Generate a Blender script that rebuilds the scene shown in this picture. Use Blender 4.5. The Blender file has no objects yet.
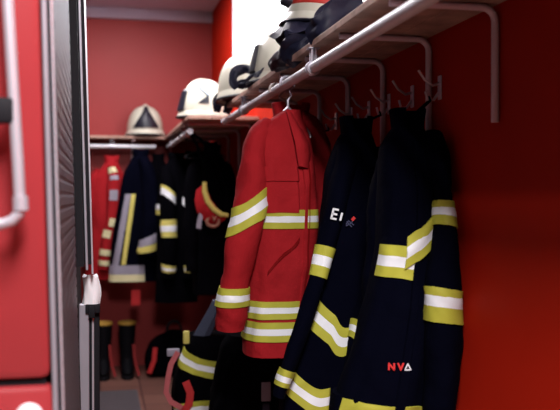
import bpy, bmesh, math, random
from mathutils import Vector, noise
random.seed(7)
PI = math.pi
C = bpy.context.scene.collection
F = 850.0
HC = 1.45            # eye height of the photographer
WX = 0.96            # right wall
BY = 7.42            # back wall

# ------------------------------------------------------------------ materials
def mat(name, col, rough=0.7, metal=0.0, spec=0.35, bump=0.0, bscale=60.0, var=0.0, vscale=6.0, emit=None, alpha=None, sheen=0.0):
    m = bpy.data.materials.new(name); m.use_nodes = True
    nt = m.node_tree; b = nt.nodes['Principled BSDF']
    b.inputs['Base Color'].default_value = (*col, 1)
    b.inputs['Roughness'].default_value = rough
    b.inputs['Metallic'].default_value = metal
    b.inputs['Specular IOR Level'].default_value = spec
    if sheen: b.inputs['Sheen Weight'].default_value = sheen
    tc = nt.nodes.new('ShaderNodeTexCoord')
    if var:
        n = nt.nodes.new('ShaderNodeTexNoise'); n.inputs['Scale'].default_value = vscale; n.inputs['Detail'].default_value = 4
        nt.links.new(tc.outputs['Object'], n.inputs['Vector'])
        r = nt.nodes.new('ShaderNodeValToRGB')
        r.color_ramp.elements[0].position = .3; r.color_ramp.elements[1].position = .7
        r.color_ramp.elements[0].color = (*[c * (1 - var) for c in col], 1)
        r.color_ramp.elements[1].color = (*[min(1, c * (1 + var)) for c in col], 1)
        nt.links.new(n.outputs['Fac'], r.inputs['Fac']); nt.links.new(r.outputs['Color'], b.inputs['Base Color'])
    if bump:
        n2 = nt.nodes.new('ShaderNodeTexNoise'); n2.inputs['Scale'].default_value = bscale; n2.inputs['Detail'].default_value = 3
        nt.links.new(tc.outputs['Object'], n2.inputs['Vector'])
        bp = nt.nodes.new('ShaderNodeBump'); bp.inputs['Strength'].default_value = bump; bp.inputs['Distance'].default_value = .01
        nt.links.new(n2.outputs['Fac'], bp.inputs['Height']); nt.links.new(bp.outputs['Normal'], b.inputs['Normal'])
    return m
M = {}
M['wall'] = mat('red_wall_paint', (.55, .018, .005), .65, spec=.1, bump=.12, bscale=9, var=.05, vscale=3)
M['wall_back'] = mat('red_wall_paint_hazed', (.40, .040, .038), .5, spec=.3, var=.04, vscale=2)  # same wall red, less saturated: haze and flare mixed into the colour
M['plain'] = mat('dark_red_plaster', (.10, .03, .03), .8, bump=.05)
M['ceil'] = mat('ceiling_plaster', (.52, .37, .46), .9)
M['frame'] = mat('window_frame_paint', (.8, .8, .84), .5)
M['red'] = mat('red_jacket_fabric', (.38, .014, .019), .85, spec=.1, bump=.35, bscale=38, var=.08, vscale=9)
M['red_dark'] = mat('dark_red_stitching', (.2, .004, .005), .8, spec=.1)
M['navy'] = mat('navy_turnout_fabric', (.0012, .0014, .0058), .9, spec=.03, bump=.3, bscale=30)
M['black'] = mat('black_turnout_fabric', (.0018, .0016, .0028), .95, spec=.02, bump=.25, bscale=30)
M['yellow'] = mat('lime_reflective_tape', (.50, .47, .055), .6, spec=.2, var=.06, vscale=20)
M['yellow2'] = mat('pale_yellow_tape', (.72, .62, .16), .6, spec=.2)
M['silver'] = mat('silver_reflective_tape', (.95, .95, .99), .5, spec=.5)
M['cream'] = mat('cream_tape', (.8, .72, .42), .6)
M['grey'] = mat('grey_reflective_tape', (.34, .31, .38), .6)
M['helmet'] = mat('cream_helmet_shell', (.68, .65, .53), .3, spec=.5)
M['leather'] = mat('navy_leather', (.012, .013, .032), .55, spec=.3, bump=.2, bscale=25)
M['hblack'] = mat('black_helmet_trim', (.012, .012, .022), .4, spec=.4)
M['hred'] = mat('red_helmet_tape', (.55, .04, .03), .5)
M['lens'] = mat('grey_blue_decal', (.25, .36, .5), .3)
M['wood'] = mat('worn_pale_wood', (.52, .31, .24), .6, spec=.3, var=.3, vscale=14)
M['tube'] = mat('mauve_painted_steel', (.85, .62, .66), .4, spec=.5)
M['chrome'] = mat('brushed_steel', (.84, .82, .86), .4, metal=.1, var=.06, vscale=12)
M['wire'] = mat('steel_wire', (.62, .6, .68), .35, metal=.7)
M['cwire'] = mat('cream_coated_wire', (.72, .62, .56), .45)
M['alu'] = mat('anodised_aluminium', (.38, .37, .42), .42, metal=.35, var=.08, vscale=7)
M['alu2'] = mat('bright_aluminium', (.66, .64, .71), .3, metal=.5)
M['truck'] = mat('fire_engine_red', (.33, .032, .037), .3, spec=.5, var=.05, vscale=5)
M['dark'] = mat('black_rubber', (.008, .008, .011), .7, spec=.2)
M['slat'] = mat('shutter_aluminium', (.15, .14, .17), .4, metal=.6, var=.08, vscale=20)
M['white'] = mat('white_cloth', (.95, .92, .95), .8, bump=.2, bscale=20)
M['wtext'] = mat('white_lettering', (.85, .85, .88), .6)
M['rtext'] = mat('red_lettering', (.75, .03, .03), .6)
M['btext'] = mat('slate_blue_embroidery', (.06, .06, .13), .7)
M['strap'] = mat('dark_red_strap', (.26, .014, .014), .7)
M['rtape'] = mat('red_webbing', (.5, .02, .022), .7)
M['pinktape'] = mat('pink_white_webbing', (.50, .11, .12), .7)
M['rubber'] = mat('boot_rubber', (.003, .003, .005), .7, spec=.12)
M['amber'] = mat('amber_boot_rim', (.6, .34, .06), .6)
M['skin'] = mat('tan_leather', (.35, .15, .1), .7)
M['greyblue'] = mat('grey_blue_lining', (.045, .05, .085), .8)
M['disc'] = mat('white_disc_gloss', (.85, .82, .85), .25)
M['mat'] = mat('grey_ribbed_rubber', (.12, .1, .11), .8, bump=.3)

def glass():
    m = bpy.data.materials.new('window_glass'); m.use_nodes = True
    nt = m.node_tree; b = nt.nodes['Principled BSDF']
    tr = nt.nodes.new('ShaderNodeBsdfTransparent'); gl = nt.nodes.new('ShaderNodeBsdfGlossy'); gl.inputs['Roughness'].default_value = .02
    mx = nt.nodes.new('ShaderNodeMixShader'); mx.inputs[0].default_value = .06
    nt.links.new(tr.outputs[0], mx.inputs[1]); nt.links.new(gl.outputs[0], mx.inputs[2])
    nt.links.new(mx.outputs[0], nt.nodes['Material Output'].inputs['Surface'])
    return m
M['glass'] = glass()
def tiles():
    m = bpy.data.materials.new('quarry_tiles'); m.use_nodes = True
    nt = m.node_tree; b = nt.nodes['Principled BSDF']; b.inputs['Roughness'].default_value = .5
    tc = nt.nodes.new('ShaderNodeTexCoord'); br = nt.nodes.new('ShaderNodeTexBrick')
    br.offset = 0; br.inputs['Scale'].default_value = 1
    br.inputs['Brick Width'].default_value = .3; br.inputs['Row Height'].default_value = .3; br.inputs['Mortar Size'].default_value = .006
    br.inputs['Color1'].default_value = (.22, .10, .075, 1); br.inputs['Color2'].default_value = (.17, .075, .058, 1); br.inputs['Mortar'].default_value = (.07, .03, .027, 1)
    nt.links.new(tc.outputs['Object'], br.inputs['Vector']); nt.links.new(br.outputs['Color'], b.inputs['Base Color'])
    return m
M['tiles'] = tiles()

# ------------------------------------------------------------------ mesh helper
class MB:
    def __init__(s): s.v = []; s.f = []; s.m = []
    def grid(s, rows, closed=False, mi=0, rowmats=None):
        base = len(s.v); n = len(rows[0])
        for r in rows: s.v += [tuple(p) for p in r]
        for i in range(len(rows) - 1):
            for j in range(n if closed else n - 1):
                k = (j + 1) % n
                s.f.append((base + i * n + j, base + i * n + k, base + (i + 1) * n + k, base + (i + 1) * n + j))
                s.m.append(rowmats[i] if rowmats else mi)
        return base
    def cap(s, base, n, mi=0): s.f.append(tuple(range(base, base + n))); s.m.append(mi)
    def tube(s, path, r, n=10, mi=0, caps=True, flat=1.0):
        P = [Vector(p) for p in path]; rows = []
        R = r if isinstance(r, (list, tuple)) else [r] * len(P)
        t0 = (P[1] - P[0]).normalized(); up = Vector((0, 0, 1)) if abs(t0.z) < .9 else Vector((0, 1, 0))
        e1 = t0.cross(up).normalized()
        for i, p in enumerate(P):
            t = (P[min(i + 1, len(P) - 1)] - P[max(i - 1, 0)]).normalized()
            e1 = (e1 - t * e1.dot(t)).normalized(); e2 = t.cross(e1)
            rows.append([p + e1 * (R[i] * math.cos(a)) + e2 * (R[i] * flat * math.sin(a)) for a in [2 * PI * k / n for k in range(n)]])
        b = s.grid(rows, True, mi)
        if caps: s.cap(b, n, mi); s.cap(b + n * (len(P) - 1), n, mi)
    def box(s, lo, hi, mi=0, bev=0.0, shear=None):
        bm = bmesh.new(); bmesh.ops.create_cube(bm, size=1)
        for v in bm.verts:
            v.co = Vector([(lo[i] + hi[i]) / 2 + v.co[i] * (hi[i] - lo[i]) for i in range(3)])
        if bev: bmesh.ops.bevel(bm, geom=list(bm.edges), offset=bev, segments=2, affect='EDGES', profile=.5)
        base = len(s.v); bm.verts.index_update()
        s.v += [tuple(v.co) for v in bm.verts]
        for f in bm.faces: s.f.append(tuple(base + v.index for v in f.verts)); s.m.append(mi)
        bm.free()
    def strip(s, pts, w, th, mi=0, axis=(0, 1, 0)):      # flat webbing along a path
        P = [Vector(p) for p in pts]; ax = Vector(axis).normalized(); rows = []
        for i, p in enumerate(P):
            t = (P[min(i + 1, len(P) - 1)] - P[max(i - 1, 0)]).normalized()
            wv = ax.cross(t).normalized()
            rows.append([p + wv * w / 2 + ax * th / 2, p - wv * w / 2 + ax * th / 2, p - wv * w / 2 - ax * th / 2, p + wv * w / 2 - ax * th / 2])
        b = s.grid(rows, True, mi); s.cap(b, 4, mi); s.cap(b + 4 * (len(P) - 1), 4, mi)
    def build(s, name, mats, parent=None, origin=None, smooth=True, label=None, fn=None):
        me = bpy.data.meshes.new(name)
        o3 = Vector(origin) if origin is not None else (parent.matrix_basis.translation if parent and parent.type == 'EMPTY' else Vector((0, 0, 0)))
        vs = [fn(Vector(v)) for v in s.v] if fn else s.v
        me.from_pydata([tuple(Vector(v) - o3) for v in vs], [], s.f)
        for mm in (mats if isinstance(mats, (list, tuple)) else [mats]): me.materials.append(M[mm])
        me.polygons.foreach_set('material_index', s.m)
        bm = bmesh.new(); bm.from_mesh(me); bmesh.ops.recalc_face_normals(bm, faces=bm.faces); bm.to_mesh(me); bm.free()
        if smooth:
            me.shade_smooth()
            me.set_sharp_from_angle(angle=math.radians(40))
        o = bpy.data.objects.new(name, me); C.objects.link(o)
        if parent: o.parent = parent
        elif origin is not None: o.location = o3
        if label: o['label'] = label
        return o
def thing(name, label, cat, loc, group=None):
    o = bpy.data.objects.new(name, None); C.objects.link(o); o.empty_display_size = .05
    o.location = loc; o['label'] = label; o['category'] = cat
    if group: o['group'] = group
    return o
def tag(o, label, cat, group=None):
    o['label'] = label; o['category'] = cat
    if group: o['group'] = group
    return o
def sub(mb, name, mats, part, **k):                       # a sub-part: same coordinates as its part
    root = part.parent
    o = mb.build(name, mats, None, None, **k)
    t = root.location if root else part.location
    me = o.data
    for v in me.vertices: v.co -= Vector(t)
    o.parent = part
    return o
def struct(o): o['kind'] = 'structure'; return o
def dup(root, loc, label=None):
    r = root.copy(); C.objects.link(r); r.location = loc
    if label: r['label'] = label
    for ch in list(root.children):
        c = ch.copy(); C.objects.link(c); c.parent = r
        for g in list(ch.children):
            d = g.copy(); C.objects.link(d); d.parent = c
    return r
def keys(ks, x):                                          # smooth interpolation of rows (x, a, b, ...)
    ks = sorted(ks)
    if x <= ks[0][0]: return ks[0][1:]
    if x >= ks[-1][0]: return ks[-1][1:]
    for i in range(len(ks) - 1):
        if ks[i][0] <= x <= ks[i + 1][0]:
            a, b = ks[i], ks[i + 1]; p = ks[max(i - 1, 0)]; n = ks[min(i + 2, len(ks) - 1)]
            h = b[0] - a[0]; t = (x - a[0]) / h; out = []
            for j in range(1, len(a)):
                ma = (b[j] - p[j]) / (b[0] - p[0]) * h if b[0] > p[0] else 0
                mb_ = (n[j] - a[j]) / (n[0] - a[0]) * h if n[0] > a[0] else 0
                out.append((2*t**3-3*t**2+1)*a[j] + (t**3-2*t**2+t)*ma + (-2*t**3+3*t**2)*b[j] + (t**3-t**2)*mb_)
            return tuple(out)

YAW = math.atan(180 / F); PIT = 8 / math.hypot(F, 180)
def W(px, py, Y):                                         # the point at depth Y seen along a line of sight of the photo
    x = (px - 280) / F; y = -(py - 205) / F
    cp, sp, cy, sy = math.cos(PIT), math.sin(PIT), math.cos(YAW), math.sin(YAW)
    d = Vector((sy * cp + cy * x + sy * sp * y, cy * cp - sy * x + cy * sp * y, -sp + cp * y))
    return Vector((0, 0, HC)) + d * (Y / d.y)
# ------------------------------------------------------------------ the room
def boxo(name, lo, hi, m, bev=0.0):
    b = MB(); b.box(lo, hi, 0, bev); return struct(b.build(name, m, smooth=False))
boxo('floor', (-3.3, -3.3, -.1), (WX + .1, BY + .1, 0), 'tiles')
boxo('ceiling', (-3.3, -3.3, 3.06), (WX + .1, BY + .1, 3.16), 'ceil')
boxo('wall_left', (-3.3, -3.3, 0), (-3.2, BY + .1, 3.06), 'plain')
boxo('wall_front', (-3.2, -3.3, 0), (WX, -3.2, 3.06), 'plain')
boxo('wall_back', (-3.2, BY, 0), (WX, BY + .1, 3.06), 'wall_back')
WY0, WY1, WZ0, WZ1 = 2.3, 6.2, 2.12, 2.98
b = MB()
b.box((WX, -3.3, 0), (WX + .1, BY + .1, WZ0)); b.box((WX, -3.3, WZ1), (WX + .1, BY + .1, 3.06))
b.box((WX, -3.3, WZ0), (WX + .1, WY0, WZ1)); b.box((WX, WY1, WZ0), (WX + .1, BY + .1, WZ1))
struct(b.build('wall_right', 'wall', smooth=False))
b = MB(); b.box((-3.2, BY - .06, 2.97), (WX, BY, 3.06), 0, .004)
struct(b.build('trim_1', 'ceil', smooth=False))
b = MB()
for y0, y1 in ((3.6, 3.66), (5.22, 5.30)):
    b.box((WX + .05, y0, WZ0), (WX + .10, y1, WZ1), 0, .004)
for y0, y1 in ((WY0, WY0 + .04), (WY1 - .02, WY1)):
    b.box((WX + .01, y0, WZ0), (WX + .06, y1, WZ1), 0, .004)
b.box((WX - .003, WY1 - .014, WZ0), (WX + .105, WY1, WZ1)); b.box((WX - .012, WY0, WZ0), (WX + .06, WY1, WZ0 + .05), 0, .004); b.box((WX - .012, WY0, WZ1 - .05), (WX + .06, WY1, WZ1), 0, .004)
win = struct(b.build('window_1', 'frame', smooth=False))
b = MB(); b.box((WX + .03, WY0 + .02, WZ0 + .02), (WX + .036, WY1 - .02, WZ1 - .02))
g = b.build('window_pane', 'glass', smooth=False); g.parent = win

# ------------------------------------------------------------------ coat racks
def rack(name, label, along, s0, s1, depth, brs, hangs, z=1.945, rail_t=None, rail0=None, rail1=None, vlen=.28, rz=.085, origin=(0, 0, 0), armz=None):
    """along(s, t, z): s runs with the wall, t is the distance from it"""
    r = thing(name, label, 'coat rack', origin)
    n = 3; wdt = (depth - .003 * (n - 1) - .001) / n
    for i in range(n):
        b = MB(); t0 = .001 + i * (wdt + .003)
        b.box((s0, t0, z - .022), (s1, t0 + wdt, z), 0, .003)
        b.build('shelf_board', 'wood', r, fn=lambda v: along(*v), smooth=False)
    az = z - .022 - .0095
    for s in brs:
        b = MB(); R = .035; tw = .013
        pts = [(s, depth - .02, az)] + [(s, tw + R * 1.2, az)] + [(s, tw + R - R * math.sin(a), az - R + R * math.cos(a)) for a in [PI / 2 * k / 6 for k in range(1, 7)]] + [(s, tw, az - vlen * .6), (s, tw, az - vlen)]
        b.tube(pts, .0095, 10)
        b.build('bracket', 'tube', r, fn=lambda v: along(*v))
    rt = rail_t or depth - .012; zr = z - rz
    b = MB(); b.tube([(rail0, rt, zr)] + [(rail0 + (rail1 - rail0) * k / 8, rt, zr) for k in range(1, 9)], .0175, 16)
    rl = b.build('rail', 'chrome', r, fn=lambda v: along(*v))
    for s in (rail0, rail1):
        b = MB(); b.tube([(s - .006, rt, zr), (s + .006, rt, zr)], .0188, 16)
        sub(b, 'end_cap', 'alu2', rl, fn=lambda v: along(*v))
    for s in hangs:
        b = MB()
        for dx in (-.012, .012):
            pts = [(s + dx, rt + .006, z - .024)] + [(s + dx, rt + .0215 * math.sin(a), zr + .0215 * math.cos(a)) for a in [.3 + 5.6 * k / 14 for k in range(15)]] + [(s + dx, rt - .006, z - .024)]
            b.tube(pts, .0035, 6)
        b.tube([(s - .02, rt, zr), (s + .02, rt, zr)], .0205, 14)
        b.box((s - .02, rt - .018, z - .026), (s + .02, rt + .018, z - .0225))
        b.build('rail_hanger', 'alu2', r, fn=lambda v: along(*v))
    return r
brs = [.67, 1.09, 1.51, 1.93, 2.36, 2.775, 3.195, 3.63, 4.05]
rack('coat_rack', 'long slatted wooden shelf with steel rail on L tubes, along right wall in front',
     lambda s, t, z: Vector((WX - t, s, z)), -.6, 4.45, .305, brs, (1.2, 2.62, 3.95), rail_t=.298, rail0=.4, rail1=4.58, origin=(WX, 2.3, 1.62))
rack('coat_rack', 'far slatted shelf and rail on right wall, ending at the back corner',
     lambda s, t, z: Vector((WX - t, s, z)), 5.14, 7.05, .44, (5.36, 5.85, 6.35, 6.85), (5.5, 6.6), rail_t=.41, rail0=5.3, rail1=6.95, origin=(WX, 6.1, 1.62))
rack('coat_rack', 'narrow shelf and white rail across the red back wall',
     lambda s, t, z: Vector((s, BY - t, z)), -1.6, .93, .32, (-1.2, -.7, -.2, .27, .6), (-.9, .1), rail_t=.26, rail0=-1.6, rail1=.45, z=1.955, origin=(-.3, BY, 1.62))

# coat hooks on the right wall
def hook_mesh(root):
    x, y, z = root.location
    b = MB(); b.box((WX - .006, y - .012, z - .035), (WX, y + .012, z + .035), 0, .003); b.build('back_plate', 'wire', root, smooth=False)
    b = MB(); b.tube([(WX - .005, y, z + .012), (WX - .025, y, z + .006), (WX - .05, y, z + .022), (WX - .068, y, z + .048)], [.0045, .0042, .004, .0042], 8); b.build('prong', 'wire', root)
    b = MB(); b.tube([(WX - .005, y, z - .012), (WX - .022, y, z - .036), (WX - .04, y, z - .036), (WX - .047, y, z - .012)], [.0045, .0042, .004, .0042], 8); b.build('prong', 'wire', root)
h0 = thing('coat_hook', 'double steel wall hook directly above the dark coats, among several identical', 'hook', (WX, 2.30, 1.765), 'coat hooks on the right wall')
hook_mesh(h0)
for y in (2.52, 2.74, 2.96, 3.18, 3.40): dup(h0, (WX, y, 1.765))

# ------------------------------------------------------------------ garments
class Body:
    def __init__(s, X, Y, ks, fold=.05, seed=0.0, exp=.75, nf=5, lump=.010):
        s.X, s.Y, s.ks, s.fold, s.seed, s.exp, s.nf, s.lump = X, Y, ks, fold, seed, exp, nf, lump
        zs = [k[0] for k in ks]; s.z0, s.z1 = min(zs), max(zs)
    def __call__(s, u, z):
        cx, cy, w, d = keys(s.ks, z); c, n = math.cos(u), math.sin(u)
        px = math.copysign(abs(c) ** s.exp, c); py = math.copysign(abs(n) ** s.exp, n)
        q = max(0, min(1, (z - s.z0) / (s.z1 - s.z0))); amp = s.fold * (1 - q) ** .7
        k = 1 + amp * (math.sin(s.nf * u + s.seed * 3 + 2.2 * math.sin(z * 5 + s.seed)) + .5 * math.sin(2 * s.nf * u + 1.3 * s.seed + z * 7))
        p = Vector((s.X + cx + w * px * k, s.Y + cy - d * py * (k + amp * .8 * math.sin(s.nf * u + s.seed)), z))
        if s.lump and q < .93:
            nn = noise.noise(Vector((p.x * 9 + s.seed, p.y * 9, z * 5))) + .5 * noise.noise(Vector((p.x * 20, p.y * 20 + s.seed, z * 12)))
            rg = 1 - 2 * abs(noise.noise(Vector((p.x * 7 + z * 4 + s.seed, p.y * 4, z * 6 - p.x * 5))))
            p += Vector((c * .5, -n, 0)) * (nn + .55 * rg ** 3) * s.lump
        return p
    def mesh(s, nu=64, nz=48):
        b = MB(); rows = []
        lift = [[s(2 * PI * j / nu, s.z0 + .002) * 1 for j in range(nu)]]
        inner = [[(p - Vector((s.X + keys(s.ks, s.z0)[0], s.Y + keys(s.ks, s.z0)[1], p.z))) * .96 + Vector((s.X + keys(s.ks, s.z0)[0], s.Y + keys(s.ks, s.z0)[1], p.z + .05)) for p in lift[0]]]
        for i in range(nz + 1):
            z = s.z0 + (s.z1 - s.z0) * i / nz
            rows.append([s(2 * PI * j / nu, z) for j in range(nu)])
        bs = b.grid(inner + rows, True); b.cap(bs, nu); b.cap(bs + nu * (nz + 1), nu)
        return b
class Sleeve:
    def __init__(s, X, Y, path, seed=0.0, lump=.008):
        s.X, s.Y, s.n, s.seed, s.lump = X, Y, len(path) - 1, seed, lump
        s.ks = [(i / s.n,) + tuple(p) for i, p in enumerate(path)]
    def c(s, t): v = keys(s.ks, t); return Vector((s.X + v[0], s.Y + v[1], v[2])), v[3], v[4]
    def __call__(s, a, t):
        p, rx, ry = s.c(t); q = s.c(min(1, t + .02))[0] - s.c(max(0, t - .02))[0]; q.normalize()
        e1 = Vector((0, 1, 0)).cross(q).normalized(); e1 = e1 if e1.x > 0 else -e1
        e2 = q.cross(e1).normalized(); e2 = e2 if e2.y < 0 else -e2
        k = 1 + .05 * math.sin(3 * a + s.seed + 9 * t)
        r = p + e1 * (rx * k * math.cos(a)) + e2 * (ry * k * math.sin(a))
        nn = noise.noise(Vector((r.x * 12 + s.seed, r.y * 12, r.z * 9))) + .6 * noise.noise(Vector((a * .8, s.seed, t * 14)))
        nn += .5 * (1 - 2 * abs(noise.noise(Vector((a * .9 + 6 * t, s.seed, t * 9))))) ** 3
        return r + (e1 * math.cos(a) + e2 * math.sin(a)) * nn * s.lump
    def mesh(s, nu=28, nt=40):
        b = MB(); rows = [[s(2 * PI * j / nu, i / nt) for j in range(nu)] for i in range(nt + 1)]
        cen = s.c(1)[0]; inn = [cen + (p - cen) * .9 + (s.c(.93)[0] - cen) * .5 for p in rows[-1]]
        bs = b.grid(rows + [inn], True); b.cap(bs, nu); b.cap(bs + nu * (nt + 1), nu)
        return b
def patch(S, u0, u1, tc, hh, rowm, nu=40, off=.004, closed=False, du=.02, dt=.004, rows_per=2):
    """a band sewn on surface S(u, t): tc(u) is its middle, hh half its width, rowm the colour of each stripe"""
    b = MB(); n = len(rowm) * rows_per; us = [u0 + (u1 - u0) * j / nu for j in range(nu if closed else nu + 1)]
    def P(u, t, o):
        p = S(u, t); a = S(u + du, t) - S(u - du, t); c = S(u, t + dt) - S(u, t - dt); nrm = a.cross(c)
        if nrm.length < 1e-9: return p
        nrm.normalize()
        cen = (S(u, t) + S(u + PI, t)) / 2
        if nrm.dot(p - cen) < 0: nrm = -nrm
        return p + nrm * o
    rows = []
    ts = [-1.0] + [-1 + 2 * i / n for i in range(n + 1)] + [1.0]
    for k, q in enumerate(ts):
        o = -.002 if k in (0, len(ts) - 1) else off
        rows.append([P(u, tc(u) + q * hh, -.002 if (not closed and j in (0, nu)) else o) for j, u in enumerate(us)])
    rm = [rowm[0]] + [rowm[i // rows_per] for i in range(n)] + [rowm[-1]]
    b.grid(rows, closed, 0, rm)
    return b
TRI = [0, 0, 1, 1, 0, 0]
def const(z): return lambda u: z
def lin(pts): return lambda u: keys([(a, z) for a, z in pts], u)[0]
def hang_wire(X, Y, rx, zr, wd, cl, ang, label, mtl, drop):
    """wire hanger over a rail: hook, neck, two shoulders and the bar"""
    r = thing('coat_hanger', label, 'hanger', (rx, Y, zr))
    b = MB(); R = .026
    pts = [(rx + R * math.cos(a), Y, zr + R * math.sin(a)) for a in [PI * 1.08 - (PI * 1.45) * k / 14 for k in range(15)]]
    pts += [(X + .012, Y, zr - .045), (X, Y, zr - .06), (X, Y, zr - drop)]
    b.tube(pts, .0048, 8); b.build('hook', mtl, r)
    b = MB(); c, s = math.cos(ang), math.sin(ang); zt = zr - drop
    def q(l, z): return (X + l * c, Y + l * s, z)
    b.tube([q(0, zt), q(-.3 * wd, zt - .045 * cl), q(-.93 * wd, zt - .15 * cl), q(-wd, zt - .175 * cl), q(-.9 * wd, zt - .19 * cl), q(0, zt - .19 * cl), q(.9 * wd, zt - .19 * cl), q(wd, zt - .175 * cl), q(.93 * wd, zt - .15 * cl), q(.3 * wd, zt - .045 * cl), q(0, zt)], .0048, 8)
    b.build('shoulder_wire', mtl, r)
    return r
def collar(root, S, z, h, m, flare=1.12, u0=PI * .5 + .35, u1=PI * 2.5 - .35, n=40, dz=0.0, th=.006):
    b = MB(); cx = sum((S(2 * PI * k / 16, z) for k in range(16)), Vector()) / 16
    rows = []
    for f, zz in ((1.0, -.012), (1.06, h * .4), (1.02 * flare, h), (1.02 * flare - .04, h + .004), (.97, h * .4), (.9, -.012)):
        rows.append([Vector((cx.x + (S(u, z).x - cx.x) * f, cx.y + (S(u, z).y - cx.y) * f, z + zz + dz * math.cos(u))) for u in [u0 + (u1 - u0) * k / n for k in range(n + 1)]])
    b.grid(rows); return b.build('collar', m, root)

# ---- red jacket in front -------------------------------------------------
RX, RY = .635, 3.0
def rx(px): return (px - 272) / 279.0
def rz(py): return HC + (197 - py) / 285.0
r1 = thing('fire_jacket', 'bright red fire jacket with four yellow and silver bands, foremost on the rail', 'jacket', (RX, RY, rz(357)))
S1 = Body(RX, RY, [(rz(357), rx(267), 0, .114, .10), (rz(330), rx(268), 0, .114, .10), (rz(290), rx(271), 0, .115, .102), (rz(240), rx(274), 0, .118, .105), (rz(200), rx(274), 0, .118, .105),
                   (rz(165), rx(272), 0, .118, .095), (rz(140), rx(272), 0, .112, .082), (rz(126), rx(274), .0, .090, .066), (rz(116), rx(279), 0, .056, .052), (rz(108), rx(285), 0, .034, .042)], fold=.04, seed=1.7, nf=4, lump=.011)
S1.mesh().build('torso', 'red', r1)
SL1 = Sleeve(RX, RY, [(rx(262), .0, rz(124), .03, .04), (rx(249), -.02, rz(138), .045, .06), (rx(244), -.045, rz(170), .054, .064), (rx(240), -.065, rz(205), .058, .062), (rx(231), -.07, rz(245), .055, .06), (rx(223), -.065, rz(285), .052, .055), (rx(220), -.06, rz(312), .050, .052), (rx(220), -.055, rz(329), .045, .048)], seed=.4, lump=.009)
sl = SL1.mesh().build('sleeve', 'red', r1)
sub(patch(SL1, 0, 2 * PI, lambda a: .452 - .055 * math.cos(a), .052, TRI, 40, closed=True), 'reflective_band', ['yellow', 'silver'], sl)
sub(patch(SL1, 0, 2 * PI, lambda a: .765 - .01 * math.cos(a), .045, TRI, 40, closed=True), 'reflective_band', ['yellow', 'silver'], sl)
SR1 = Sleeve(RX, RY, [(rx(286), .03, rz(130), .03, .04), (rx(290), .06, rz(150), .033, .05), (rx(291), .09, rz(190), .033, .05), (rx(290), .09, rz(240), .032, .05), (rx(288), .09, rz(290), .03, .045), (rx(286), .09, rz(326), .03, .042)], seed=2.4, lump=.006)
sr = SR1.mesh().build('sleeve', 'red', r1)
sub(patch(SR1, 0, 2 * PI, const(.5), .05, TRI, 40, closed=True), 'reflective_band', ['yellow', 'silver'], sr)
for py, hh in ((310, 8.7), (331.5, 9.5)):
    patch(S1, 0, 2 * PI, const(rz(py)), hh / 279, TRI, 72, closed=True).build('reflective_band', ['yellow', 'silver'], r1)
patch(S1, 0, 2 * PI, const(rz(219)), 9.2 / 279, TRI, 72, closed=True).build('reflective_band', ['yellow', 'silver'], r1)
patch(S1, 1.02, 1.17, const((rz(125) + rz(356)) / 2), (rz(125) - rz(356)) / 2, [0] * 14, 6, off=.007, rows_per=3).build('front_flap', 'red', r1)
patch(S1, .90, .96, const((rz(140) + rz(356)) / 2), (rz(140) - rz(356)) / 2, [0] * 10, 4, off=.005, rows_per=3).build('front_zip', 'red_dark', r1)
patch(S1, 1.3, 2.25, const(rz(190)), 22 / 279, [0] * 5, 16, off=.006).build('chest_pocket', 'red', r1)
patch(S1, 1.27, 2.28, const(rz(174)), 7 / 279, [0] * 3, 16, off=.011).build('pocket_flap', 'red', r1)
patch(S1, 1.28, 2.05, lin([(1.28, rz(238)), (2.05, rz(274))]), 1.8 / 279, [0], 16, off=.005).build('pocket_zip', 'red_dark', r1)
b = MB()                                                # turned-down lapel of the open collar
rows = []
for k in range(13):
    t = k / 12; zc = rz(108) + (rz(166) - rz(108)) * t; zc2 = zc
    w = .010 + .036 * math.sin(PI * (t * .62 + .12)) ** 1.2
    x0 = rx(275 + 9 * t); y0 = -.052 - .062 * min(1, t * 1.7)
    rows.append([Vector((RX + x0 + w * (i / 5) * 1.35, RY + y0 - .010 * math.sin(PI * i / 5) + .035 * (i / 5) ** 2, zc - .010 * (i / 5))) for i in range(6)] +
                [Vector((RX + x0 + w * (i / 5) * 1.35, RY + y0 + .008 + .035 * (i / 5) ** 2, zc - .010 * (i / 5))) for i in range(5, -1, -1)])
bs = b.grid(rows, True); b.cap(bs, 12); b.cap(bs + 12 * 12, 12)
b.build('collar', 'red', r1)
hang_wire(RX + .03, RY, .662, 1.86, .085, .6, .0, 'grey wire hanger holding the foremost red jacket', 'wire', .085)

# ---- second red jacket, just behind --------------------------------------
QX, QY = .72, 3.2
def qx(px): return (px - 290) / 257.0
def qz(py): return HC + (197 - py) / 263.0
r2 = thing('fire_jacket', 'darker red fire jacket half hidden behind the foremost red one', 'jacket', (QX, QY, qz(330)))
S2 = Body(QX, QY, [(qz(330), qx(294), 0, .09, .06), (qz(250), qx(294), 0, .10, .065), (qz(180), qx(295), 0, .11, .07), (qz(140), qx(296), 0, .10, .055), (qz(120), qx(292), 0, .075, .048), (qz(107), qx(284), 0, .04, .035)], fold=.05, seed=4.1)
S2.mesh(48, 36).build('torso', 'red', r2)
SL2 = Sleeve(QX, QY, [(qx(301), 0, qz(116), .03, .04), (qx(310), -.04, qz(132), .042, .05), (qx(317), -.08, qz(180), .044, .05), (qx(319), -.10, qz(215), .044, .048), (qx(315), -.10, qz(250), .040, .044), (qx(313), -.05, qz(300), .036, .04)], seed=3.3, lump=.008)
s2 = SL2.mesh().build('sleeve', 'red', r2)
sub(patch(SL2, 0, 2 * PI, lambda a: .765 - .02 * math.cos(a), .035, TRI, 36, closed=True), 'reflective_band', ['yellow', 'silver'], s2)
sub(patch(SL2, 0, 2 * PI, lambda a: .83 - .0 * math.cos(a), .012, [0], 36, closed=True), 'piping', 'red_dark', s2)
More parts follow.
